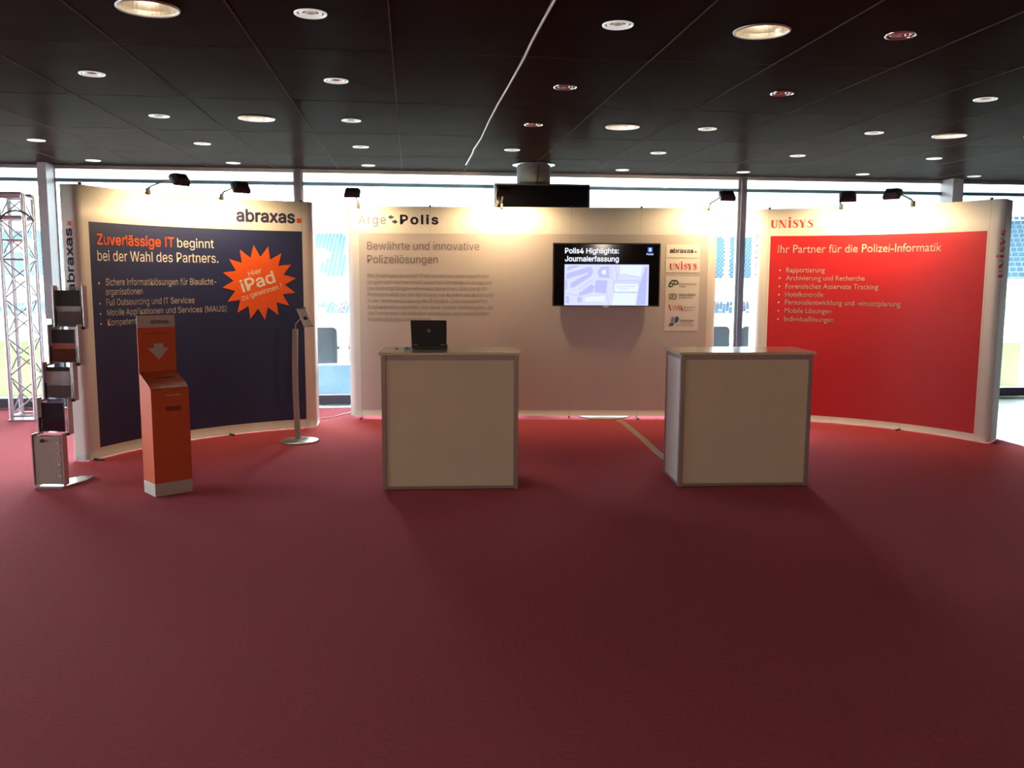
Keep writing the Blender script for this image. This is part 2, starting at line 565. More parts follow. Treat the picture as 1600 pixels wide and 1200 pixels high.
# window wall: bays between mullions, thick posts every fourth mullion
MULL = [-11.5, -9.57, -6.83, -4.06, -1.30, 1.40, 4.10, 6.80, 9.57, 12.3, 13.0]
for i in range(len(MULL) - 1):
    a, b = MULL[i] + .03, MULL[i + 1] - .03
    f = MB()
    f.box(a, b, WIN - .03, WIN + .05, 0, .11)                # bottom rail
    f.box(a, b, WIN - .02, WIN + .05, 2.595, 2.635, 1)       # transom
    f.box(a, b, WIN - .03, WIN + .05, 2.738, CEIL, 2)        # top rail
    f.box(a, a + .028, WIN - .02, WIN + .04, .11, 2.738, 2)
    f.box(b - .028, b, WIN - .02, WIN + .04, .11, 2.738, 2)
    w = f.build('window_%d' % (i + 1), [M['alu_dark'], M['alu_blue'], M['alu']], kind='structure', rz=YAW)
    MB().box(a + .028, b - .028, WIN + .006, WIN + .014, .11, 2.595).build('glass_pane', M['glass'], w)
    MB().box(a + .028, b - .028, WIN + .006, WIN + .014, 2.635, 2.738).build('glass_pane', M['glass'], w)
k = 0
for i, u in enumerate(MULL[1:-1]):
    k += 1
    if abs(u + 4.06) < .01 or abs(u - 6.80) < .01:
        w = .048 if u < 0 else .07
        mb = MB().box(u - w, u + w, WIN - .255, WIN + .05, 1.045, CEIL)
        mb.box(u - w, u + w * .3, WIN - .10, WIN + .05, 0, 1.045, 1)
        mb.build('trim_%d' % k, [M['post'], M['alu_dark']], kind='structure', rz=YAW)
    else:
        MB().box(u - .034, u + .034, WIN - .08, WIN + .06, 0, CEIL).build('trim_%d' % k, M['alu_dark'], kind='structure', rz=YAW)
mb = MB().box(-3.9, CARPET_END, WIN - .36, WIN - .10, 0, .006)
for q in range(96):
    u = -3.88 + q * .099
    mb.box(u, u + .06, WIN - .34, WIN - .12, .006, .009)
mb.build('trim_20', M['rack_light'], kind='structure', rz=YAW)

# round column with chrome collar, and the display hung on it
COLU, COLV = 1.375, 9.98
mb = MB().lathe([(.188, 0), (.188, CEIL)], (COLU, COLV, 0), 40)
colm = mb.build('column', M['concrete'], rz=YAW)
tag(colm, 'round grey concrete column standing behind the wide middle display wall', 'column')
MB().lathe([(.190, CEIL - .012), (.235, CEIL - .006), (.240, CEIL), (.190, CEIL)], (COLU, COLV, 0), 40).build('collar', M['chrome'], colm)
MB().tube([(COLU + .03, COLV - .19, CEIL), (COLU + .02, COLV - .192, 2.66), (COLU + .005, COLV - .192, 2.5)], .006, 6).build('power_cable', M['black'], colm)

# ------------------------------------------------------------------ outside: balcony, stadium
MB().box(-30, 60, WIN + .16, 14.6, -.5, -.02).build('balcony_floor', M['out_floor'], kind='structure', rz=YAW)
MB().box(-400, 400, -120, 112, -3.9, -3.4).build('ground', M['pitch'], kind='structure', rz=YAW)
tag(MB().box(-3.6, 6.9, 11.55, 11.72, -.02, .40).build('kerb_wall', M['out_pale'], rz=YAW, bevel=.01),
    'low pale blue kerb wall just outside the windows, in front of dark seats', 'kerb')
tag(MB().box(-7.6, -4.72, 11.95, 12.1, -.02, .70).build('parapet_wall', M['lime'], rz=YAW, bevel=.01),
    'lime green low wall outside, seen behind the truss tower', 'wall')
tag(MB().box(7.5, 8.86, 11.95, 12.1, -.02, .62).build('parapet_wall', M['lime'], rz=YAW, bevel=.01),
    'lime green low wall outside, seen past the end of the red display wall', 'wall')


def handrail(u0, v0, z0, u1, v1, z1):
    r = empty('handrail', hall((u0 + u1) / 2, v0, -.02), YAW, 'short sloping steel handrail outside above the right lime green wall', 'handrail')
    du = (u1 - u0) / 2
    MB().tube([(-du, 0, z0 + .02), (du, v1 - v0, z1 + .02)], .022, 8).build('rail', M['alu'], r)
    MB().tube([(-du, 0, 0), (-du, 0, z0 + .02)], .018, 8).build('post', M['alu'], r)
    MB().tube([(du, v1 - v0, 0), (du, v1 - v0, z1 + .02)], .018, 8).build('post', M['alu'], r)


handrail(8.33, 12.3, .70, 8.75, 12.3, .88)


def balcony_seat(u, label):
    r = empty('balcony_seat', hall(u, 12.9, -.02), YAW, label, 'seat', 'dark upholstered seats on the balcony')
    w, h = .255, .56
    pts = []
    for (cx, cz, a0) in ((w - .07, .83 - .07, 0), (-w + .07, .83 - .07, 90), (-w + .04, .27 + .04, 180), (w - .04, .27 + .04, 270)):
        rr = .07 if cz > .5 else .04
        for q in range(5):
            t = math.radians(a0 + 90 * q / 4)
            pts.append((cx + rr * math.cos(t), cz + rr * math.sin(t)))
    MB().prism(pts, -.03, .05, 'y').build('backrest', M['vip_seat'], r, bevel=.012)
    MB().box(-.23, .23, .05, .48, .34, .42).build('seat_cushion', M['vip_seat'], r, bevel=.02)
    for sx in (-1, 1):
        MB().box(sx * .25 - .025, sx * .25 + .025, .06, .44, .50, .55).build('armrest', M['vip_seat'], r, bevel=.01)
        MB().box(sx * .2 - .02, sx * .2 + .02, .05, .30, 0, .34).build('leg', M['alu_dark'], r)


balcony_seat(-1.315, 'dark seat outside, leftmost of the balcony seats, beside the navy display wall')
balcony_seat(-.64, 'dark seat outside, second balcony seat from the left, mostly behind the wide wall')
balcony_seat(4.53, 'dark seat outside just left of the thin mullion by the red wall')
balcony_seat(5.22, 'dark seat outside between the thin mullion and the red wall')

stand = empty('stadium_stand', hall(0, 112, -3.4), YAW, 'two-tier stadium stand with blue seats far across the pitch', 'stadium stand')


def stand_part(mb, name, m, kind=None):
    o = mb.build(name, m, stand)
    o.matrix_parent_inverse = Matrix.Translation((0, -112, 3.4))
    if kind: o['kind'] = kind
    return o


TV0, TV1, TZ0, TZ1, TROWS = 120.0, 138.0, 1.05, 7.86, 22
X0, X1 = -75.0, 66.0
up = MB(); seats = MB(); white_steps = MB()
AISLES = [-64, -42, -20.5, -8.9, 12, 30, 47.2, 60]
for r_ in range(TROWS):
    v0 = TV0 + (TV1 - TV0) * r_ / TROWS; v1 = TV0 + (TV1 - TV0) * (r_ + 1) / TROWS
    z0 = TZ0 + (TZ1 - TZ0) * r_ / TROWS
    up.box(X0, X1, v0, v1, z0 - .6, z0)
    n = int((X1 - X0) / .56)
    for q in range(n):
        u = X0 + q * .56
        if min(abs(u + .2 - a * v0 / 129) for a in AISLES) < .40: continue
        # cream lettering worked into the rows of seats
        du, dz = u + 13.2, z0 - 2.6
        cream = -3.5 < du < 1.6 and 2.0 - abs(dz - .8) * .25 > du and math.sin(u * 1.25) * 1.1 + math.sin(z0 * 1.9) * .8 > -.55 and z0 < 5.3
        cream = cream or (-66 < u < -50 and math.sin(u * .9) + math.sin(z0 * 1.5) > .9)
        seats.box(u, u + .46, v0 + .32, v0 + .40, z0 + .05, z0 + .33, 1 if cream else 0)
for a in AISLES:
    white_steps = MB()
    for r_ in range(TROWS):
        v0 = TV0 + (TV1 - TV0) * r_ / TROWS; z0 = TZ0 + (TZ1 - TZ0) * r_ / TROWS
        white_steps.box(a * v0 / 129 - .28, a * v0 / 129 + .28, v0 + .1, v0 + .95, z0 - .2, z0 + .22)
    stand_part(white_steps, 'aisle_steps', M['out_white'])
stand_part(up, 'upper_terrace', M['terrace'])
stand_part(seats, 'upper_seating', [M['seat_blue'], M['seat_cream']], 'stuff')
stand_part(MB().box(X0, X1, 119.4, 120.0, -2.0, 1.35), 'balcony_front', M['out_white'])
low = MB(); lseats = MB()
for r_ in range(6):
    v0 = 112 + 7.4 * r_ / 6; z0 = -3.25 + 1.25 * r_ / 6
    low.box(X0, X1, v0, v0 + 7.4 / 6, z0 - .8, z0)
    for q in range(int((X1 - X0) / .47)):
        u = X0 + q * .47
        if random.random() < .9: lseats.box(u, u + .40, v0 + .4, v0 + .5, z0 + .05, z0 + .36, random.choice((0, 0, 1, 1)))
stand_part(low, 'lower_terrace', M['terrace'])
stand_part(lseats, 'lower_seating', [M['seat_blue'], M['seat_mixed']], 'stuff')
stand_part(MB().box(X0, X1, 138, 138.6, 7.0, 11.6), 'rear_wall', M['out_white'])
truss_mb = MB()
for z in (11.7, 15.2):
    truss_mb.box(X0, X1, 136, 136.3, z, z + .25)
for q in range(48):
    u = X0 + q * (X1 - X0) / 48; w = (X1 - X0) / 96
    truss_mb.tube([(u, 136.1, 11.8), (u + w, 136.1, 15.2)], .09, 5, caps=False)
    truss_mb.tube([(u + w, 136.1, 15.2), (u + 2 * w, 136.1, 11.8)], .09, 5, caps=False)
stand_part(truss_mb, 'roof_truss', M['roof_beam'])
stand_part(MB().box(X0, X1, 124, 139, 15.5, 15.9), 'roof_sheet', M['roof_white'])
posts = [stand_part(MB().box(u - .25, u + .25, 137, 137.5, 7.5, 15.5), 'roof_post', M['roof_beam']) for u in (-63, -41.5, -20, 2, 24, 45.4, 49.5, 52, 64)]

# side stand and its roof, to the right
sst = empty('side_stand', (40, 70, -3.4), -.35, 'nearer blue-seated side stand seen past the end of the red display wall', 'stadium stand')
t_, s_ = MB(), MB()
for r_ in range(14):
    v0 = r_ * .85; z0 = 4.6 + r_ * .42
    t_.box(-10, 26, v0, v0 + .85, z0 - .6, z0)
    for q in range(70):
        s_.box(-9.9 + q * .5, -9.5 + q * .5, v0 + .4, v0 + .48, z0 + .05, z0 + .38, 0)
t_.build('terrace', M['terrace'], sst)
o = s_.build('seating', M['seat_blue'], sst); o['kind'] = 'stuff'
MB().box(-10, 26, -.5, 0, .2, 4.9).build('front_wall', M['out_white'], sst)
MB().box(-10, 26, -.6, -.5, 2.0, 2.9).build('advertising_band', M['out_pale'], sst)
wedge = MB().prism([(22.2, .45), (24.5, .45), (24.5, 1.75), (23.9, 1.75)], 40.0, 40.4, 'y').build('lime_gable', M['lime'])
tag(wedge, 'distant lime yellow sloping gable beyond the right end of the red wall', 'gable')

roof = empty('stadium_roof', (30, 62, 9.4), math.radians(21), 'white stadium roof with pale blue beams above the right part of the windows', 'roof')
MB().box(-12, 60, -45, 60, 0.35, .5).build('roof_sheet', M['roof_white'], roof)
for q in range(8):
    x = -12 + q * 5.0
    MB().box(x, x + .9, -45, 60, -.35, .35).build('beam', M['roof_beam'], roof)

# ------------------------------------------------------------------ ceiling downlights
ORD = ['first', 'second', 'third', 'fourth', 'fifth', 'sixth', 'seventh', 'eighth']
ROWNAME = ['the ceiling row nearest the camera', 'the second ceiling row from the camera', 'the third ceiling row from the camera',
           'the fourth ceiling row from the camera', 'the ceiling row next to the windows']


def ring_glint():
    m = mat('ring_window_glint', srgb(232, 236, 230), 0.3)
    b = m.node_tree.nodes['Principled BSDF']
    b.inputs['Emission Color'].default_value = srgb(236, 240, 232)
    b.inputs['Emission Strength'].default_value = .42  # glow put into the rings in place of reflected window light
    return m


M['glint_ring'] = ring_glint()
M['warm_lamp'] = mat_glow('downlight_lamp_glow', (1.0, .90, .68, 1), 20.0)
M['cool_lamp'] = mat_glow('small_lamp_glow', (.95, 1.0, .98, 1), 1.6)
M['white_lamp'] = mat_glow('white_downlight_lamp_glow', (.97, 1.0, .97, 1), 34.0)
UNLIT = [(1.017, 5.90), (1.01, 7.36), (2.50, 5.90), (2.50, 4.44)]


def downlight(r, big, lit=True):
    def hoop(ri, R, d, z=0.0):
        return MB().lathe([(ri, .004 + z)] + [((ri + R) / 2 + (R - ri) / 2 * math.cos(t), z - d * math.sin(t)) for t in [math.pi * (1 - q / 8) for q in range(9)]], n=40)
    if big:
        ri = .129
        hoop(ri, .143, .008).build('bezel', M['white_metal'], r)
        MB().lathe([(ri, .002), (ri * .98, .02), (ri * .9, .06), (ri * .72, .10), (ri * .42, .125), (.02, .13), (0.0, .13)], n=40, smooth=False).build('reflector', M['reflector'], r)
        MB().lathe([(0, .045), (.024, .05), (.032, .075), (.032, .13)], n=16).build('lamp', M['warm_lamp'] if lit else M['white_lamp'], r)
    else:
        hoop(.066, .078, .007).build('bezel', M['glint_ring'] if lit else M['chrome'], r)
        MB().lathe([(.066, .004), (.064, .016), (.058, .016), (.056, .002)], n=36).build('dark_groove', M['black'], r)
        hoop(.043, .056, .004, .002).build('inner_ring', M['glint_ring'] if lit else M['chrome'], r)
        MB().lathe([(.043, .006), (.038, .03), (.030, .05), (0, .055)], n=36).build('reflector', M['chrome'], r)
        MB().lathe([(0, .026), (.009, .028), (.013, .034), (.013, .055)], n=16).build('lamp', M['cool_lamp'] if lit else M['black'], r)


for j, v in enumerate(ROWS):
    row = sorted([L for L in LIGHTS if not L[2] and abs(L[1] - v) < .1])
    for q, (u, vv, _) in enumerate(row):
        r = empty('ceiling_downlight', hall(u, vv, CEIL), YAW, '%s small round downlight from the left in %s' % (ORD[q], ROWNAME[j]), 'downlight', 'small round downlights')
        downlight(r, False, (u, vv) not in UNLIT)
BIGL = [(-1.203, 'large round satin downlight in the front ceiling row, near the top left corner'),
        (1.77, 'large round satin downlight in the front ceiling row, right of the white cable')]
for (u, v, b) in [L for L in LIGHTS if L[2]]:
    if v < 5:
        lab = BIGL[0][1] if u < 0 else BIGL[1][1]
    else:
        lab = {-1.20: 'large bright downlight in the third ceiling row, above the navy display wall',
               1.755: 'large bright downlight in the third ceiling row, above the television',
               4.68: 'large bright downlight in the third ceiling row, above the red display wall'}[u]
    downlight(empty('large_downlight', hall(u, v, CEIL), YAW, lab, 'downlight', 'large round downlights'), True, v < 5)

# white cable taped along the ceiling
cp = [(.30, 3.0), (.24, 3.6), (.182, 4.123), (.101, 4.779), (.061, 5.173), (-.033, 5.938), (-.115, 6.568), (-.20, 7.3), (-.288, 8.123), (-.384, 8.81), (-.41, 9.1), (-.521, 10.008)]
tag(MB().tube([(x, y, CEIL - .0075) for x, y in cp], .0065, 8).build('ceiling_cable', M['cable_white']),
    'long kinked white cable running across the black ceiling', 'cable')

# ------------------------------------------------------------------ display walls
def display_wall(arc, ztop, zbot, field, fieldmat, seams, name, label):
    mid = arc.pt(arc.L / 2, 0)
    root = empty(name, mid, 0, label, 'display wall')
    o3 = lambda p: (p[0] - mid[0], p[1] - mid[1], p[2])
    f = lambda a, z, off=.003: o3(arc.pt(a, z, off))
    ss = set([-arc.reach[0] * i / 17 for i in range(18)] + [arc.L + arc.reach[1] * i / 17 for i in range(18)])
    n = int(arc.L / .04)
    ss |= set(arc.L * i / n for i in range(n + 1))
    s0, s1, z0, z1 = field
    cuts = [s0, s1] + [q + d for q in seams for d in (-.0018, .0018)]
    ss = sorted([q for q in ss if all(abs(q - c) > .004 for c in cuts)] + cuts)
    zs = sorted(set([zbot, z0, z1, ztop] + [zbot + (ztop - zbot) * i / 6 for i in range(7)]))
    mb = MB()
    nz = len(zs)
    for side, off in ((1, 0.0), (-1, -.006)):
        vs = [o3(arc.pt(a, z, off)) for a in ss for z in zs]
        fs, ms = [], []
        for i in range(len(ss) - 1):
            for j in range(nz - 1):
                a, b, c, d = i * nz + j, (i + 1) * nz + j, (i + 1) * nz + j + 1, i * nz + j + 1
                fs.append((a, b, c, d) if side > 0 else (a, d, c, b))
                sm, zm = (ss[i] + ss[i + 1]) / 2, (zs[j] + zs[j + 1]) / 2
                infield = s0 < sm < s1 and z0 < zm < z1
                seam = any(abs(sm - q) < .0017 for q in seams)
                ms.append(0 if side < 0 else 1 if infield and not (seam and fieldmat is M['grey_print']) else 2 if seam else 0)
        k = len(mb.v)
        mb.v += vs
        for fc, mm in zip(fs, ms):
            mb.f.append(tuple(q + k for q in fc)); mb.m.append(mm); mb.sm.append(True)
    N = len(ss) * nz
    for i in range(len(ss) - 1):                       # top and bottom edges
        for j in (0, nz - 1):
            mb.f.append((i * nz + j, (i + 1) * nz + j, N + (i + 1) * nz + j, N + i * nz + j)); mb.m.append(0); mb.sm.append(False)
    for i in (0, len(ss) - 1):
        for j in range(nz - 1):
            mb.f.append((i * nz + j, i * nz + j + 1, N + i * nz + j + 1, N + i * nz + j)); mb.m.append(0); mb.sm.append(False)
    mb.build('printed_panel', [M['white'], fieldmat, M['seam_line']], root)
    # magnetic top clips and little feet at every joint, folding frame behind
    for q in seams:
        x, y, _ = f(q, 0, 0)
        MB().box(x - .012, x + .012, y - .012, y + .012, ztop - .004, ztop + .016).build('top_clip', M['black'], root, bevel=.003)
        x, y, _ = o3(arc.pt(q, 0, -.03))
        MB().tube([(x, y, .0), (x, y, ztop - .01)], .010, 8).build('frame_tube', M['alu'], root)
    for q in seams[::2]:
        a0, a1 = o3(arc.pt(q, 0, -.04)), o3(arc.pt(q, 0, .09))
        MB().tube([(a0[0], a0[1], .0095), (a1[0], a1[1], .0095)], .009, 8).build('foot', M['black'], root)
    return root, f


PL = Arc((-3.50, 7.27), (-2.06, 8.89), .26, 82, 75, (.06, .085), (.17, .34))
PM = Arc((-1.68, 9.52), (2.125, 9.60), 0, 85, 85, .09)
PR = Arc((2.74, 9.57), (4.455, 8.235), .26, 75, 115, (.1, .045))

# --- navy wall
rootL, fL = display_wall(PL, 2.272, .006, (.074, 2.215, .095, 1.98), M['navy'], [.0, .72, 1.446, 2.215], 'display_wall',
                         'curved pop-up display wall with navy print, orange starburst and white bullet text')
lay(text2d('Zuverlässige IT', .157, .957, 1.798, .086, .014), fL, 'headline', M['orange'], rootL, 'orange headline lettering')
lay(join2d(text2d('beginnt', .988, 1.349, 1.798, .082), text2d('bei der Wahl des Partners.', .152, 1.388, 1.662, .087)), fL, 'headline', M['cream'], rootL, 'white headline lettering')
BT = .006
parts = [text2d('Sichere Informatiklösungen für Blaulicht-', .228, 1.36, 1.456, .058, BT), text2d('organisationen', .222, .617, 1.376, .056, BT),
         text2d('Full Outsourcing und IT Services', .223, 1.138, 1.287, .055, BT), text2d('Mobile Applikationen und Services (MAUS)', .225, 1.453, 1.201, .054, BT),
         text2d('Kompetente', .226, .575, 1.117, .054, BT)]
parts += [disc2d(.153, z, .009, 12) for z in (1.476, 1.306, 1.220, 1.136)]
lay(join2d(*parts), fL, 'bullet_text', M['cream'], rootL)
lay(text2d('abraxas', 1.577, 2.151, 2.062, .112, .028), fL, 'logo', M['navy_ink'], rootL)
lay(rect2d(2.166, 2.212, 2.062, 2.106), fL, 'logo_square', M['orange'], rootL)
# vertical logo on the curled left end, reading upwards
vs, fs = text2d('abraxas', 0, .52, 0, .062, .018)
lay(finer(([(-.084 - y, 1.40 + x) for x, y in vs], fs)), fL, 'side_logo', M['navy_ink'], rootL)
lay(finer(rect2d(-.116, -.084, 1.94, 1.975)), fL, 'side_logo_square', M['orange'], rootL)
# sixteen-pointed starburst
SX, SZ = 1.783, 1.474
vs, fs = [(SX, SZ)], []
RING = 6
for g in range(1, RING + 1):
    for q in range(32):
        t = math.radians(7) + 2 * math.pi * q / 32
        rr = (.366 if q % 2 == 0 else .252) * g / RING
        vs.append((SX + rr * math.cos(t), SZ + rr * math.sin(t)))
for q in range(32):
    fs.append((0, 1 + q, 1 + (q + 1) % 32))
    for g in range(RING - 1):
        fs.append((1 + g * 32 + q, 1 + (g + 1) * 32 + q, 1 + (g + 1) * 32 + (q + 1) % 32, 1 + g * 32 + (q + 1) % 32))
star = lay((vs, fs), fL, 'starburst', M['orange'], rootL)
fL2 = lambda a, z: fL(a, z, .006)
TI = math.atan2(.10, .33)
for txt, x0, z0, w, h, b in (('Hier', 1.684, 1.535, .135, .048, .0), ('iPad', 1.617, 1.383, .345, .112, .016), ('zu gewinnen !', 1.612, 1.302, .412, .050, .0)):
    vs, fs = text2d(txt, 0, w, 0, h, b)
    c_, s_ = math.cos(TI), math.sin(TI)
    lay(([(x0 + x * c_ - y * s_, z0 + x * s_ + y * c_) for x, y in vs], fs), fL2, 'starburst_text', M['cream'], star)

# --- wide middle wall
rootM, fM = display_wall(PM, 2.278, .028, (.042, 3.784, .092, 1.996), M['grey_print'], [.042, .801, 1.563, 2.31, 3.056, 3.786], 'display_wall',
                         'wide straight white display wall with grey text, behind the two counters')
lay(text2d('Arge', .039, .331, 2.093, .092, 0, 1.15), fM, 'logo', M['grey_ink'], rootM)
lay(text2d('Polis', .481, .889, 2.095, .092, .028, 1.2), fM, 'logo', M['navy_ink'], rootM)


def arrow(x, z, d, s=.042):
    return join2d(rect2d(x - s * .55 * d if d > 0 else x, x if d > 0 else x + s * .55, z - s * .22, z + s * .22),
                  ([(x, z - s * .62), (x + d * s * .9, z), (x, z + s * .62)], [(0, 1, 2)] if d > 0 else [(0, 2, 1)]))


lay(join2d(arrow(.39, 2.165, -1), arrow(.42, 2.117, 1)), fM, 'logo_arrows', M['navy_ink'], rootM)
lay(join2d(text2d('Bewährte und innovative', .129, 1.325, 1.822, .084, -.004), text2d('Polizeilösungen', .128, .88, 1.681, .084, -.004)), fM, 'headline', M['grey_ink'], rootM)
PARA = ['Die Arbeitsgemeinschaft Polis basiert auf einer bewährten', 'langjährigen Partnerschaft zwischen führenden Polizeikorps',
        'und leistungsfähigen Industrieunternehmen. Dies sorgt für', 'Professionalität bei der Betreuung von Kunden und Kontinuität',
        'in der Weiterentwicklung der Produkte. Zum ausgereiften', 'Produktportfolio gesellen sich neue, mobile Technologien, die',
        'die Frontpolizei mit zeitnaher Information und vereinfachten', 'Arbeitsabläufen unterstützen.']
WID = [1.428, 1.458, 1.41, 1.483, 1.41, 1.475, 1.43, .807]
lay(join2d(*[text2d(t, .126, w, 1.527 - i * .0667, .043) for i, (t, w) in enumerate(zip(PARA, WID))]), fM, 'paragraph_text', M['pale_ink'], rootM)
# partner cards
CARD = [(3.332, 3.700, 1.752, 1.893), (3.330, 3.704, 1.594, 1.743), (3.332, 3.700, .964, 1.552)]
fM2 = lambda a, z: fM(a, z, .006)
cards = [lay(rect2d(*c), fM, 'logo_card', M['white'], rootM) for c in CARD]
lay(text2d('abraxas', 3.371, 3.628, 1.805, .046, .014), fM2, 'card_logo', M['navy_ink'], cards[0])
lay(rect2d(3.640, 3.660, 1.805, 1.825), fM2, 'card_logo_square', M['orange'], cards[0])
UNI = didone_word()
lay(fit2d(UNI, 3.373, 3.665, 1.628, .062), fM2, 'card_logo', M['red_ink'], cards[1])


def ring2d(pts, w):
    return stroke2d(pts, w)


g1 = ring2d([(3.44 + .0, 1.508), (3.40, 1.505), (3.380, 1.485), (3.374, 1.455), (3.386, 1.443), (3.408, 1.447), (3.416, 1.470), (3.402, 1.480), (3.385, 1.474)], .012)
g2 = ring2d([(3.400, 1.508), (3.452, 1.508), (3.470, 1.495), (3.466, 1.474), (3.445, 1.468), (3.425, 1.470), (3.428, 1.49)], .012)
lay(join2d(g1, g2), fM2, 'card_logo', M['black_ink'], cards[2])
lay(join2d(text2d('Kantonspolizei', 3.481, 3.668, 1.463, .020), text2d('Zürich', 3.482, 3.555, 1.436, .020)), fM2, 'card_text', M['grey_ink'], cards[2])
ov = [(3.415 + .036 * math.cos(t), 1.338 + .024 * math.sin(t)) for t in [2 * math.pi * q / 20 for q in range(21)]]
lay(join2d(stroke2d(ov, .006), stroke2d([(3.378, 1.312), (3.378, 1.366), (3.455, 1.366), (3.455, 1.312), (3.378, 1.312)], .005), disc2d(3.412, 1.340, .012)), fM2, 'card_logo', M['grey_ink'], cards[2])
lay(join2d(text2d('Stadt Zürich', 3.481, 3.662, 1.347, .022, .012), text2d('Stadtpolizei', 3.482, 3.63, 1.318, .020)), fM2, 'card_text', M['grey_ink'], cards[2])
zig = [(3.376, 1.249), (3.400, 1.185), (3.414, 1.240), (3.432, 1.185), (3.444, 1.244), (3.468, 1.185), (3.478, 1.248), (3.500, 1.190), (3.508, 1.238), (3.528, 1.180)]
lay(stroke2d(zig, .014), fM2, 'card_logo', M['red_ink'], cards[2])
lay(join2d(text2d('Kantonspolizei', 3.543, 3.664, 1.214, .017), text2d('Schwyz', 3.543, 3.64, 1.184, .017)), fM2, 'card_text', M['grey_ink'], cards[2])
lay(join2d(([(3.376, 1.018), (3.425, 1.018), (3.438, 1.052), (3.392, 1.052)], [(0, 1, 2, 3)]), disc2d(3.466, 1.092, .024, 20, .030), ([(3.44, 1.045), (3.462, 1.058), (3.458, 1.11), (3.444, 1.09)], [(0, 1, 2, 3)])),
    fM2, 'card_logo', M['blue_ink'], cards[2])
lay(([(3.404, 1.062), (3.432, 1.062), (3.432, 1.118), (3.412, 1.118)], [(0, 1, 2, 3)]), fM2, 'card_logo', M['pale_ink'], cards[2])
lay(join2d(text2d('Kantonspolizei', 3.505, 3.65, 1.070, .019, .012), text2d('Schaffhausen', 3.503, 3.632, 1.046, .018), text2d('der Polizei 2010', 3.459, 3.647, 1.020, .018)), fM2, 'card_text', M['grey_ink'], cards[2])

# --- red wall
rootR, fR = display_wall(PR, 2.270, .006, (.022, 2.165, .07, 1.985), M['red_print'], [.0, .715, 1.415, 2.185], 'display_wall',
                         'curved pop-up display wall with red print and white list, near the wooden floor strip')
DR = .052
lay(fit2d(UNI, -.033 + DR, .396 + DR, 2.07, .082), fR, 'logo', M['red_ink'], rootR)
lay(text2d('Ihr Partner für die Polizei-Informatik', .05 + DR, 1.671 + DR, 1.808, .082, .004, font='humanist'), fR, 'headline', M['cream'], rootR)
BL = [('Rapportierung', .535, 1.601), ('Archivierung und Recherche', .936, 1.516), ('Forensisches Asservate Tracking', 1.073, 1.428), ('Hotelkontrolle', .53, 1.341),
      ('Personalentwicklung und -einsatzplanung', 1.301, 1.258), ('Mobile Lösungen', .622, 1.168), ('Individuallösungen', .645, 1.079)]
lay(join2d(*([text2d(t, .145 + DR, w + DR, z, .052, .003, font='humanist') for t, w, z in BL] + [disc2d(.079 + DR, z + .022, .008, 12) for _, _, z in BL])), fR, 'bullet_text', M['cream'], rootR)
vs, fs = fit2d(UNI, 0, .44, 0, .066)
lay(finer(([(-.135 - y, 1.56 + x) for x, y in vs], fs), 3), fR, 'side_logo', M['red_ink'], rootR)
lay(finer(([(PR.L + .105 - y, 1.55 + x) for x, y in vs], fs), 3), fR, 'side_logo', M['red_ink'], rootR)

# ------------------------------------------------------------------ halogen arm lights on the walls
def halogen(arc, s, ztop, out, lift, side, watts, label, aim_z=1.95, roll=0.0):
    base = arc.pt(s, ztop, 0)
    _, d = arc.at(s)
    n = Vector((d[1], -d[0], 0)); t = Vector((d[0], d[1], 0))
    r = empty('halogen_light', base, 0, label, 'halogen light', 'halogen lights on the display walls')
    MB().box(-.014, .014, -.03, .02, -.02, .035).build('clamp', M['black_metal'], r, bevel=.003)
    head = n * out + t * side + Vector((0, 0, lift))
    a = [Vector((0, 0, .03)), Vector((0, 0, .05)) + n * .05, Vector((0, 0, .03 + lift * .6)) + n * out * .55 + t * side * .6, head - n * .02 + Vector((0, 0, .0))]
    MB().tube(a, .008, 8).build('arm', M['black_metal'], r)
    MB().tube([n * .05 + Vector((0, 0, .04)), n * .09 - t * .05 + Vector((0, 0, .06)), n * .06 - t * .06 + Vector((0, 0, .01)), n * .02 - t * .03 + Vector((0, 0, -.005))], .003, 6).build('lamp_cable', M['black'], r)
    target = Vector((0, 0, aim_z - ztop)) + t * side * .3
    f = (target - head).normalized()
    x = f.cross(Vector((0, 0, 1))).normalized()
    x = (Matrix.Rotation(roll, 3, f) @ x).normalized()
    u = x.cross(f).normalized()
    def W(a_, b_, c_): return head + x * a_ + u * b_ + f * c_
    w, h, dp = .080, .050, .070
    ring = lambda kx, ky, c_: [W(-w * kx, -h * ky, c_), W(w * kx, -h * ky, c_), W(w * kx, h * ky, c_), W(-w * kx, h * ky, c_)]
    vs = ring(.72, .62, -dp * .5) + ring(1, 1, 0) + ring(1, 1, dp * .5) + ring(.9, .86, dp * .5) + ring(.82, .78, dp * .28)
    fs = [(3, 2, 1, 0)]
    for L_ in range(4):
        fs += [(L_ * 4 + q, L_ * 4 + (q + 1) % 4, L_ * 4 + 4 + (q + 1) % 4, L_ * 4 + 4 + q) for q in range(4)]
    MB().add(vs, fs).build('lamp_head', M['black_metal'], r, bevel=.004)
    MB().add(ring(.82, .78, dp * .28), [(0, 1, 2, 3)]).build('lamp_glass', M['halogen'], r)
    ld = bpy.data.lights.new('halogen_beam', 'SPOT')
    ld.energy = watts
    ld.color = (1.0, .70, .36)
    ld.spot_size = math.radians(165)
    ld.spot_blend = .7
    ld.shadow_soft_size = .04
    lo = bpy.data.objects.new('halogen_beam', ld)
    col.objects.link(lo)
    lo.parent = r
    p = W(0, 0, dp * .62)
    lo.matrix_local = Matrix.Translation(p) @ f.to_track_quat('-Z', 'Y').to_matrix().to_4x4()


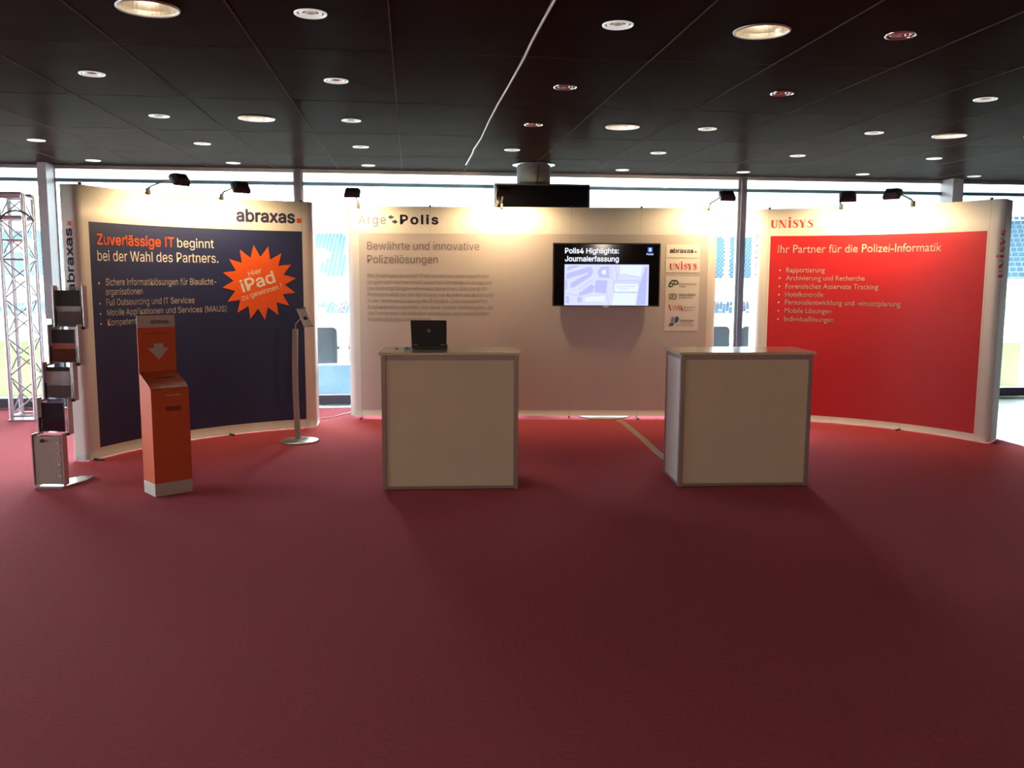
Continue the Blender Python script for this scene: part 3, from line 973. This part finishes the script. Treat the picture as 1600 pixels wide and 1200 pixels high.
halogen(PL, .72, 2.272, .44, .09, 0, 27, 'halogen arm light on the navy wall, the one further from its company name')
halogen(PL, 1.446, 2.272, .44, .07, 0, 27, 'halogen arm light on the navy wall, the one nearer its company name')
halogen(PM, .042, 2.278, .40, .11, 0, 24, 'halogen arm light at the left end of the wide middle wall')
halogen(PM, 1.563, 2.278, .40, .13, .02, 48, 'halogen arm light on the middle wall, in front of the dark column display')
halogen(PM, 3.786, 2.278, .42, .10, .08, 48, 'halogen arm light at the right end of the wide middle wall')
halogen(PR, .715, 2.270, .42, .08, .12, 32, 'halogen arm light on the red wall, the one nearer the middle wall')
halogen(PR, 1.415, 2.270, .42, .085, -.04, 32, 'halogen arm light on the red wall, the one nearer the thick window post')

# ------------------------------------------------------------------ television on the middle wall
tv = empty('television', (1.0, 9.46, 1.232), .006, 'black flat television showing a map slide on the wide white wall', 'television')
tw, th = 1.142, .668
MB().box(-tw / 2, tw / 2, 0, .055, 0, th).build('casing', M['black'], tv, bevel=.004)
MB().box(-.25, .25, .055, .10, .12, .52).build('wall_bracket', M['black_metal'], tv)
scr = MB().box(-tw / 2 + .014, tw / 2 - .014, -.002, .004, .014, th - .014).build('screen', M['screen_black'], tv)
fT = lambda x, z: (x, -.004, z)
fT2 = lambda x, z: (x, -.0055, z)
fT3 = lambda x, z: (x, -.007, z)
KX, KY = 1420 / tw, 823 / th                  # drawing units of the slide


def sl(x, y): return ((x - 790) / KX, (908 - y) / KY)


def slide_text(t, x0, x1, y, h, b=.02):
    a, c = sl(x0, y), sl(x1, y)
    return text2d(t, a[0], c[0], a[1], h / KY, b)


lay(join2d(slide_text('Polis4 Highlights:', 238, 950, 218, 66), slide_text('Journalerfassung', 238, 950, 322, 66)), fT, 'slide_title', M['scr_white'], scr)
lay(([sl(1330, 200), sl(1392, 200), sl(1392, 138), sl(1330, 138)], [(0, 1, 2, 3)]), fT, 'slide_badge', M['scr_blue'], scr)
lay(join2d(([sl(1348, 190), sl(1374, 190), sl(1374, 150), sl(1348, 150)], [(0, 1, 2, 3)]), slide_text('Polizei', 1315, 1405, 238, 24, .01)), fT2, 'slide_badge_text', M['scr_white'], scr)
mp = lay(([sl(235, 896), sl(1350, 896), sl(1350, 362), sl(235, 362)], [(0, 1, 2, 3)]), fT, 'slide_map', M['scr_map'], scr)


def poly(*p): return ([sl(*q) for q in p][::-1], [tuple(range(len(p)))])


blocks = [poly((275, 400), (330, 378), (450, 378), (290, 440), (268, 440)),
          poly((262, 485), (400, 440), (560, 390), (598, 402), (612, 450), (596, 505), (545, 545), (440, 610), (345, 670), (312, 655), (322, 605), (400, 560), (550, 482), (548, 465), (420, 505), (300, 545), (262, 560)),
          poly((680, 430), (720, 392), (822, 386), (832, 542), (700, 530), (672, 480)),
          poly((660, 565), (805, 570), (790, 742), (640, 722), (640, 600)),
          poly((420, 745), (590, 622), (640, 650), (612, 722), (520, 752), (440, 772)),
          poly((410, 785), (470, 785), (470, 858), (410, 858)), poly((255, 775), (300, 775), (300, 868), (255, 868)),
          poly((1300, 392), (1335, 392), (1322, 700), (1312, 890), (1190, 890), (1210, 760), (1240, 600)),
          poly((245, 570), (272, 570), (270, 690), (245, 690))]
for bk in blocks: lay(bk, fT2, 'map_block', M['scr_block'], scr)
lay(join2d(poly((720, 460), (745, 430), (785, 435), (785, 490), (745, 495)), poly((970, 372), (1260, 372), (1240, 520), (960, 480)),
           poly((900, 735), (1190, 740), (1180, 890), (870, 890)), poly((520, 790), (780, 770), (770, 840), (500, 850)),
           poly((895, 608), (1216, 608), (1216, 716), (895, 716))), fT3, 'map_fields', M['scr_light'], scr)
def line(a, b, w): return stroke2d([sl(*a), sl(*b)], w / KX)
lay(join2d(line((890, 575), (1220, 575), 5), line((890, 603), (1220, 603), 4), line((890, 720), (1220, 720), 5), line((890, 575), (890, 720), 5), line((1220, 575), (1220, 720), 5),
           line((910, 372), (930, 560), 4), line((960, 400), (935, 560), 4), line((1010, 480), (1230, 530), 4), line((840, 380), (860, 560), 4), (stroke2d([sl(430, 690), sl(560, 590), sl(620, 560)], 4 / KX)),
           line((240, 735), (420, 770), 4), line((800, 740), (830, 890), 4), line((920, 650), (1180, 645), 6), line((950, 670), (1080, 672), 5),
           *[line((1215 + 8 * math.sin(q), 560 + q * 36), (1310, 575 + q * 36), 4) for q in range(9)]), fT3, 'map_lines', M['scr_line'], scr)
MB().box(-.025, .025, -.003, .002, -.014, .002).build('maker_badge', M['rack_light'], tv)

# dark display on the column
wd = empty('column_display', hall(COLU + .06, COLV - .19, 1.95), YAW, 'wide dark display box fixed to the round column above the middle wall', 'display')
MB().box(-.525, .525, -.10, -.01, 0, .598).build('casing', M['display_grey'], wd, bevel=.006)
MB().box(-.505, .505, -.104, -.099, .02, .578).build('screen', M['screen_black'], wd)
MB().box(-.12, .12, -.012, .02, .15, .45).build('bracket', M['black_metal'], wd)

# ------------------------------------------------------------------ counters
def counter(x, y, rz, label):
    r = empty('exhibition_counter', (x, y, 0), rz, label, 'counter', 'white exhibition counters')
    W, D, H, p = .985, .48, .985, .034
    f = MB()
    for cx in (0, W - p):
        for cy in (0, D - p):
            f.box(cx, cx + p, cy, cy + p, 0, H)
    for cy in (0, D - p):
        f.box(p, W - p, cy, cy + p, H - .036, H); f.box(p, W - p, cy, cy + p, .004, .026)
    for cx in (0, W - p):
        f.box(cx, cx + p, p, D - p, H - .036, H); f.box(cx, cx + p, p, D - p, .004, .026)
    f.build('frame', M['counter_frame'], r, bevel=.003)
    MB().box(p, W - p, .006, .014, .026, H - .036).build('front_panel', M['counter_front'], r)
    MB().box(.006, .014, p, D - p, .026, H - .036).build('side_panel', M['counter_side'], r)
    MB().box(W - .014, W - .006, p, D - p, .026, H - .036).build('side_panel', M['counter_side'], r)
    MB().box(p, W - p, D - .02, D - .012, .026, H - .036).build('back_panel', M['counter_side'], r)
    t = MB().box(-.012, W + .012, -.012, D + .03, H, H + .018).build('counter_top', M['counter_top'], r, bevel=.003)
    e = MB()
    e.box(-.017, -.0125, -.016, D + .034, H - .002, H + .020); e.box(W + .0125, W + .017, -.016, D + .034, H - .002, H + .020)
    e.build('edge_trim', M['rack_light'], t)
    return r


counter(-.937, 6.272, math.atan2(.056, .982), 'white exhibition counter with a laptop on its top')
counter(1.233, 6.407, math.atan2(.057, .969), 'white exhibition counter with an empty glossy top, in front of the television wall')

# laptop on the left counter, seen from behind
lp = empty('laptop', (-.622, 6.60, 1.003), .02, 'open black laptop seen from behind on the counter', 'laptop')
MB().box(-.132, .132, .0, .175, .004, .022).build('keyboard_base', M['laptop'], lp, bevel=.004)
LT = .035
lid = MB()
poly_l = [(-.130, .004), (.130, .004), (.134, .20), (.128, .206), (-.128, .206), (-.134, .20)]
vs = [(x, -LT * z / .2 - .010, z + .012) for x, z in poly_l] + [(x, -LT * z / .2 + .002, z + .012) for x, z in poly_l]
n = len(poly_l)
lid.add(vs, [tuple(range(n)), tuple(range(2 * n - 1, n - 1, -1))] + [(i, n + i, n + (i + 1) % n, (i + 1) % n) for i in range(n)])
lo = lid.build('lid', M['laptop'], lp, bevel=.002)
LF = lambda x, z: (x, -LT * z / .2 - .0115, z + .012)
lay(disc2d(0.0, .128, .013, 20), LF, 'lid_emblem', M['counter_frame'], lo)
lay(join2d(rect2d(-.118, -.085, .018, .026), rect2d(.085, .118, .018, .026)), LF, 'hinge_mark', M['counter_frame'], lo)
MB().box(-.115, -.085, -.008, .012, .003, .016).build('hinge', M['black'], lp)
MB().box(.085, .115, -.008, .012, .003, .016).build('hinge', M['black'], lp)
pl = empty('cable_plug', (-.79, 6.60, 1.003), .5, 'small pale blue plug with cable beside the laptop', 'plug')
MB().box(-.022, .012, -.012, .012, 0, .018).build('plug_body', mat('pale_blue_plastic', srgb(150, 196, 206), .4), pl, bevel=.003)
MB().tube([(.012, 0, .008), (.03, .012, .006), (.045, .03, .006), (.03, .06, .006)], .004, 6).build('cord', M['cable_white'], pl)
tag(MB().lathe([(0, .006), (.010, .005), (.012, 0), (0, 0)], n=16).build('cable_grommet', M['black'], loc=(-.865, 6.58, 1.0032)),
    'tiny black cable grommet on the counter top left of the laptop', 'grommet')

# ------------------------------------------------------------------ prize box
bx = empty('prize_draw_box', (-2.495, 6.04, 0), .745, 'tall orange cardboard prize-draw box with a white arrow on its backboard', 'ballot box')
BW, BD = .268, .21
MB().box(0, BW, 0, BD, 0, .092).build('plinth', M['box_grey'], bx, bevel=.002)
prof = [(0, .0925), (0, .752), (.006, .762), (.022, .773), (.06, .795), (BD, .862), (BD, .0925)]
MB().prism(prof, 0, BW, 'x').build('body', M['box_orange'], bx, bevel=.0015)
bb = MB().box(0, BW, BD - .008, BD, .862, 1.178).build('backboard', M['box_orange'], bx)
bh = MB().box(0, BW, BD - .008, BD, 1.178, 1.262).build('backboard_header', M['box_grey'], bx)
fB = lambda x, z: (x, BD - .0095, z)
lay(text2d('abraxas', .095, .222, 1.204, .028, .014), fB, 'logo', M['black_ink'], bh)
lay(rect2d(.226, .234, 1.204, 1.212), fB, 'logo_square', M['orange'], bh)
lay(join2d(rect2d(.110, .178, 1.025, 1.062), ([(.068, 1.030), (.143, .945), (.218, 1.030)], [(0, 1, 2)])), fB, 'arrow', M['box_grey'], bb)
lay(rect2d(.04, .23, 1.132, 1.136), fB, 'fine_line', M['box_dark'], bb)
sz = lambda x, y: (x, y, .795 + (y - .06) / (BD - .06) * (.862 - .795) + .0015)
lay(rect2d(.075, .215, .118, .128), sz, 'slot', M['black'], bx)
fF = lambda x, z: (x, -.0015, z)
lay(rect2d(.095, .205, .706, .714), fF, 'front_strip', M['box_grey'], bx)
lay(join2d(rect2d(.098, .205, .606, .630), rect2d(.104, .212, .597, .605)), fF, 'front_patch', M['box_dark'], bx)

# ------------------------------------------------------------------ brochure rack and brochures
RX, RY = -3.363, 6.29
rk = empty('brochure_rack', (RX, RY, 0), 0, 'silver zigzag brochure rack beside the navy wall, with clear pockets', 'brochure rack')
MB().prism([(-.105, -.015), (.095, -.015), (.165, .20), (.165, .34), (.06, .34), (-.06, .12)], 0, .016).build('base_plate', M['rack_light'], rk, bevel=.003)
bxm = MB().box(-.10, .10, -.005, .05, .03, .385).build('lower_box', M['rack_grey'], rk, bevel=.004)
MB().tube([(-.035, -.005, .352), (-.035, -.016, .352)], .013, 14).build('knob', M['black'], bxm)
for z in (.335, .26, .18, .095):
    MB().tube([(.078, -.004, z), (.078, -.010, z)], .008, 12).build('rivet', M['white_metal'], bxm)
MB().box(.104, .112, -.01, .06, .02, .40).build('side_rail', M['rack_light'], rk)
MB().box(-.112, -.104, -.01, .06, .02, .40).build('side_rail', M['rack_light'], rk)
POCK = [(.10, .395, .615), (.205, .63, .868), (.31, .885, 1.14), (.415, 1.15, 1.43)]
for i, (yy, z0, z1) in enumerate(POCK):
    for sx in (-1, 1):
        MB().box(sx * .112 - .005, sx * .112 + .005, yy - .005, yy + .060, z0, z1 + .035).build('side_rail', M['rack_light'], rk, bevel=.002)
        MB().box(sx * .112 - .006, sx * .112 + .006, yy - .075, yy + .06, z0 - .016, z0).build('step_arm', M['rack_light'], rk, bevel=.002)
        MB().tube([(sx * .118, yy - .045, z0 - .004), (sx * .134, yy - .045, z0 - .004)], .011, 12).build('locking_knob', M['black'], rk)
    pk = MB()
    pk.box(-.100, .100, yy + .045, yy + .048, z0 + .004, z1 + .02)        # clear back
    pk.box(-.100, .100, yy + .002, yy + .045, z0 + .001, z0 + .004)
    pk.box(-.100, .100, yy - .001, yy + .002, z0 + .001, z0 + (z1 - z0) * .42)   # low front
    pk.box(-.1035, -.1005, yy, yy + .048, z0 + .001, z1 * .5 + z0 * .5); pk.box(.1005, .1035, yy, yy + .048, z0 + .001, z1 * .5 + z0 * .5)
    pk.build('pocket', M['acrylic'], rk)


def brochure(i, cover, split, label, wid=.17):
    yy, z0, z1 = POCK[i]
    b = empty('brochure', (RX - .012, RY + yy + .02, z0 + .005), 0, label, 'brochure', 'brochures in the rack')
    h = z1 - z0 - .008
    MB().box(-wid / 2, wid / 2, 0, .016, 0, h).build('pages', M['cream'], b)
    if split:
        MB().box(-wid / 2 - .001, wid / 2 + .001, -.0025, -.0005, h * split, h + .001).build('cover_picture', M[cover[0]], b)
        MB().box(-wid / 2 - .001, wid / 2 + .001, -.0025, -.0005, 0, h * split - .0005).build('cover', M[cover[1]], b)
    else:
        MB().box(-wid / 2 - .001, wid / 2 + .001, -.0025, -.0005, 0, h + .001).build('cover', M[cover[0]], b)


brochure(3, ('leaf_dark', 'leaf_grey'), .56, 'brochure with black picture above grey, in the topmost rack pocket', .186)
brochure(2, ('leaf_dark', 'leaf_red'), .58, 'brochure with dark picture above rust red, in the second pocket from the top')
brochure(1, ('leaf_dark', 'leaf_grey'), .86, 'grey brochure with a black top strip, in the third pocket from the top')
brochure(0, ('leaf_navy',), 0, 'dark navy brochure in the lowest clear pocket of the rack', .16)

# ------------------------------------------------------------------ tablet stand
ts = empty('tablet_stand', (-1.985, 8.145, 0), 0, 'slim grey tablet stand on a round base before the navy wall', 'tablet stand')
MB().lathe([(0, 0), (.172, 0), (.176, .006), (.174, .014), (.16, .020), (.03, .026), (0, .026)], n=40).build('base', M['rack_light'], ts)
pp = [(-.018 + .012 * math.sin(math.pi * q / 10) * -1, 0, .02 + 1.035 * q / 10) for q in range(11)]
pole = MB()
for q in range(10):
    (x0, _, z0), (x1, _, z1) = pp[q], pp[q + 1]
    w = .023
    vs = [(x0 - w, -.018, z0), (x0 + w, -.018, z0), (x0 + w, .018, z0), (x0 - w, .018, z0), (x1 - w, -.018, z1), (x1 + w, -.018, z1), (x1 + w, .018, z1), (x1 - w, .018, z1)]
    pole.add(vs, [(0, 1, 5, 4), (1, 2, 6, 5), (2, 3, 7, 6), (3, 0, 4, 7)])
pole.add([(x, y, pp[10][2]) for x, y in ((-.041, -.018), (.005, -.018), (.005, .018), (-.041, .018))], [(0, 1, 2, 3)])
pole.build('pole', M['rack_grey'], ts)
MB().tube([(-.018, 0, 1.05), (-.014, 0, 1.10), (.03, .012, 1.15)], .006, 8).build('neck', M['alu'], ts)
tb = empty('tablet', (-1.915, 8.15, 1.16), 0, 'small white tablet tilted on top of the slim stand', 'tablet')
ax = Vector((.10, .16, 0)); ux = Vector((.04, -.02, -.085)).normalized()     # width and downward directions
ax = (ax - ux * ax.dot(ux)).normalized()
nx = ax.cross(ux).normalized()
if nx.y > 0: nx = -nx
def TB(a, b, c): return ax * a + ux * b + nx * c
def slab(a0, a1, b0, b1, c0, c1):
    vs = [TB(a, b, c) for c in (c0, c1) for b in (b0, b1) for a in (a0, a1)]
    return MB().add(vs, [(0, 2, 3, 1), (4, 5, 7, 6), (0, 1, 5, 4), (2, 6, 7, 3), (0, 4, 6, 2), (1, 3, 7, 5)])
slab(-.055, .055, -.095, .095, -.004, .004).build('shell', M['white'], tb, bevel=.003)
slab(-.058, .058, -.100, -.088, -.006, .007).build('clip', M['alu'], tb)
slab(-.058, .058, .088, .098, -.006, .012).build('clip', M['alu'], tb)
vs, fs = join2d(disc2d(-.009, .01, .016, 16), disc2d(.009, .01, .016, 16), ([(.0, -.008), (.012, -.02), (.014, -.012), (.004, -.004)], [(0, 1, 2, 3)]))
MB().add([TB(a, b, .0055) for a, b in vs], fs).build('emblem', M['black_ink'], tb)

# ------------------------------------------------------------------ round table base behind the middle wall, cables
rt = empty('round_table', (1.02, 9.79, 0), 0, 'white round pedestal base peeking out under the middle wall', 'table')
MB().lathe([(0, 0), (.29, 0), (.30, .006), (.29, .014), (.05, .03), (0, .03)], n=48).build('base', M['white'], rt)
MB().lathe([(.03, .03), (.03, .72)], n=20).build('pedestal', M['alu'], rt)
MB().lathe([(0, .72), (.20, .72), (.20, .745), (0, .745)], n=40, smooth=False).build('tabletop', M['white'], rt)


def ribbon(pts, w, h):
    """a low trapezoid strip lying on the floor"""
    mb = MB()
    vs = []
    for i, p in enumerate(pts):
        a, b = pts[max(0, i - 1)], pts[min(len(pts) - 1, i + 1)]
        dx, dy = b[0] - a[0], b[1] - a[1]; l = math.hypot(dx, dy); nx_, ny_ = -dy / l, dx / l
        for k_, z in ((w, .0005), (w * .55, h), (-w * .55, h), (-w, .0005)):
            vs.append((p[0] + nx_ * k_, p[1] + ny_ * k_, z))
    fs = []
    for i in range(len(pts) - 1):
        fs += [(i * 4 + k_, (i + 1) * 4 + k_, (i + 1) * 4 + (k_ + 1) % 4, i * 4 + (k_ + 1) % 4) for k_ in range(4)]
    n_ = (len(pts) - 1) * 4
    fs += [(0, 1, 2, 3), (n_ + 3, n_ + 2, n_ + 1, n_)]
    return mb.add(vs, fs)


tag(ribbon([(1.16, 9.44), (1.20, 9.2), (1.262, 8.4), (1.29, 7.757), (1.31, 7.5), (1.36, 7.0)], .035, .012).build('cable_cover', M['cable_beige']),
    'flat beige cable cover crossing the carpet to the empty counter', 'cable cover')
tag(MB().tube([(-2.6, 9.30, .006), (-2.08, 9.446, .006), (-1.96, 9.56, .006), (-1.88, 9.80, .006), (-1.75, 10.0, .006), (-1.2, 10.2, .006)], .006, 8).build('floor_cable', M['cable_white']),
    'thin white cable on the carpet between the navy wall and the middle wall', 'cable')

# ------------------------------------------------------------------ truss tower
tr = empty('truss_tower', hall(-4.115, 9.95, 0), YAW, 'silver aluminium truss tower by the windows, with curved cross-beam', 'truss')
Q_ = .122
MB().box(-.15, .15, -.15, .15, 0, .010).build('base_plate', M['truss'], tr)
for sx in (-1, 1):
    for sy in (-1, 1):
        MB().tube([(sx * Q_, sy * Q_, .010), (sx * Q_, sy * Q_, 2.38)], .025, 14).build('chord', M['truss'], tr)
for face in range(4):
    mb = MB()
    c4 = [(-1, -1), (1, -1), (1, 1), (-1, 1)]
    (ax_, ay_), (bx_, by_) = c4[face], c4[(face + 1) % 4]
    nzz = 11
    for q in range(nzz):
        z0, z1 = .06 + 2.26 * q / nzz, .06 + 2.26 * (q + 1) / nzz
        s0, s1 = ((ax_, ay_), (bx_, by_)) if (q + face) % 2 == 0 else ((bx_, by_), (ax_, ay_))
        mb.tube([(s0[0] * Q_, s0[1] * Q_, z0), (s1[0] * Q_, s1[1] * Q_, z1)], .008, 8)
    for z in (.045, 1.70, 1.90, 2.34):
        mb.tube([(ax_ * Q_, ay_ * Q_, z), (bx_ * Q_, by_ * Q_, z)], .012, 8)
    mb.build('lattice', M['truss'], tr)
bm = MB()
for sy in (-1, 1):
    for z in (2.37, 2.13):
        bm.tube([(-1.6, sy * Q_, z), (Q_, sy * Q_, z)], .025, 12)
    for q in range(7):
        x0 = -.15 - q * .2
        bm.tube([(x0, sy * Q_, 2.37 if q % 2 else 2.13), (x0 - .2, sy * Q_, 2.13 if q % 2 else 2.37)], .008, 8)
bm.build('cross_beam', M['truss'], tr)
arcp = [(-.12 + .20 * (1 - math.cos(t)) - .02, -Q_ - .035, 1.98 + .22 * math.sin(t)) for t in [math.pi * q / 12 for q in range(11)]]
MB().tube(arcp, .010, 8).build('cable_loop', M['alu_dark'], tr)
fl = empty('floodlight', hall(-4.33, 9.70, 2.19), YAW, 'dark floodlight hanging from the truss tower at the picture edge', 'floodlight')
MB().box(-.13, .09, -.07, .08, 0, .14).build('housing', M['black_metal'], fl, bevel=.012)
MB().box(-.115, .075, -.075, -.069, .015, .125).build('lens', M['screen_black'], fl)
MB().tube([(-.02, .0, .13), (-.02, .05, .20), (-.02, .10, .21)], .010, 8).build('bracket', M['black_metal'], fl)

# ------------------------------------------------------------------ added fill: unseen warm lamps behind the camera, brightening the counter fronts
for (u, v) in ((-8.5, -8), (-5, -8), (-1.5, -8), (2.0, -8), (5.5, -8)):
    r = empty('fill_lamp', hall(u, v, CEIL), YAW, 'added round warm fill lamp, unseen behind the viewpoint', 'lamp', 'added warm fill lamps')
    MB().lathe([(0, -.06), (.14, -.055), (.17, -.03), (.17, 0)], n=32).build('diffuser', mat_glow('fill_lamp_glow', (1, .82, .62, 1), 2.0), r)
    ld = bpy.data.lights.new('warm_lamp', 'SPOT'); ld.energy = 180; ld.spot_size = math.radians(179.9); ld.spot_blend = .02; ld.color = (1, .82, .64); ld.shadow_soft_size = .15
    lo_ = bpy.data.objects.new('warm_lamp', ld); col.objects.link(lo_); lo_.parent = r; lo_.location = (0, 0, -.25)
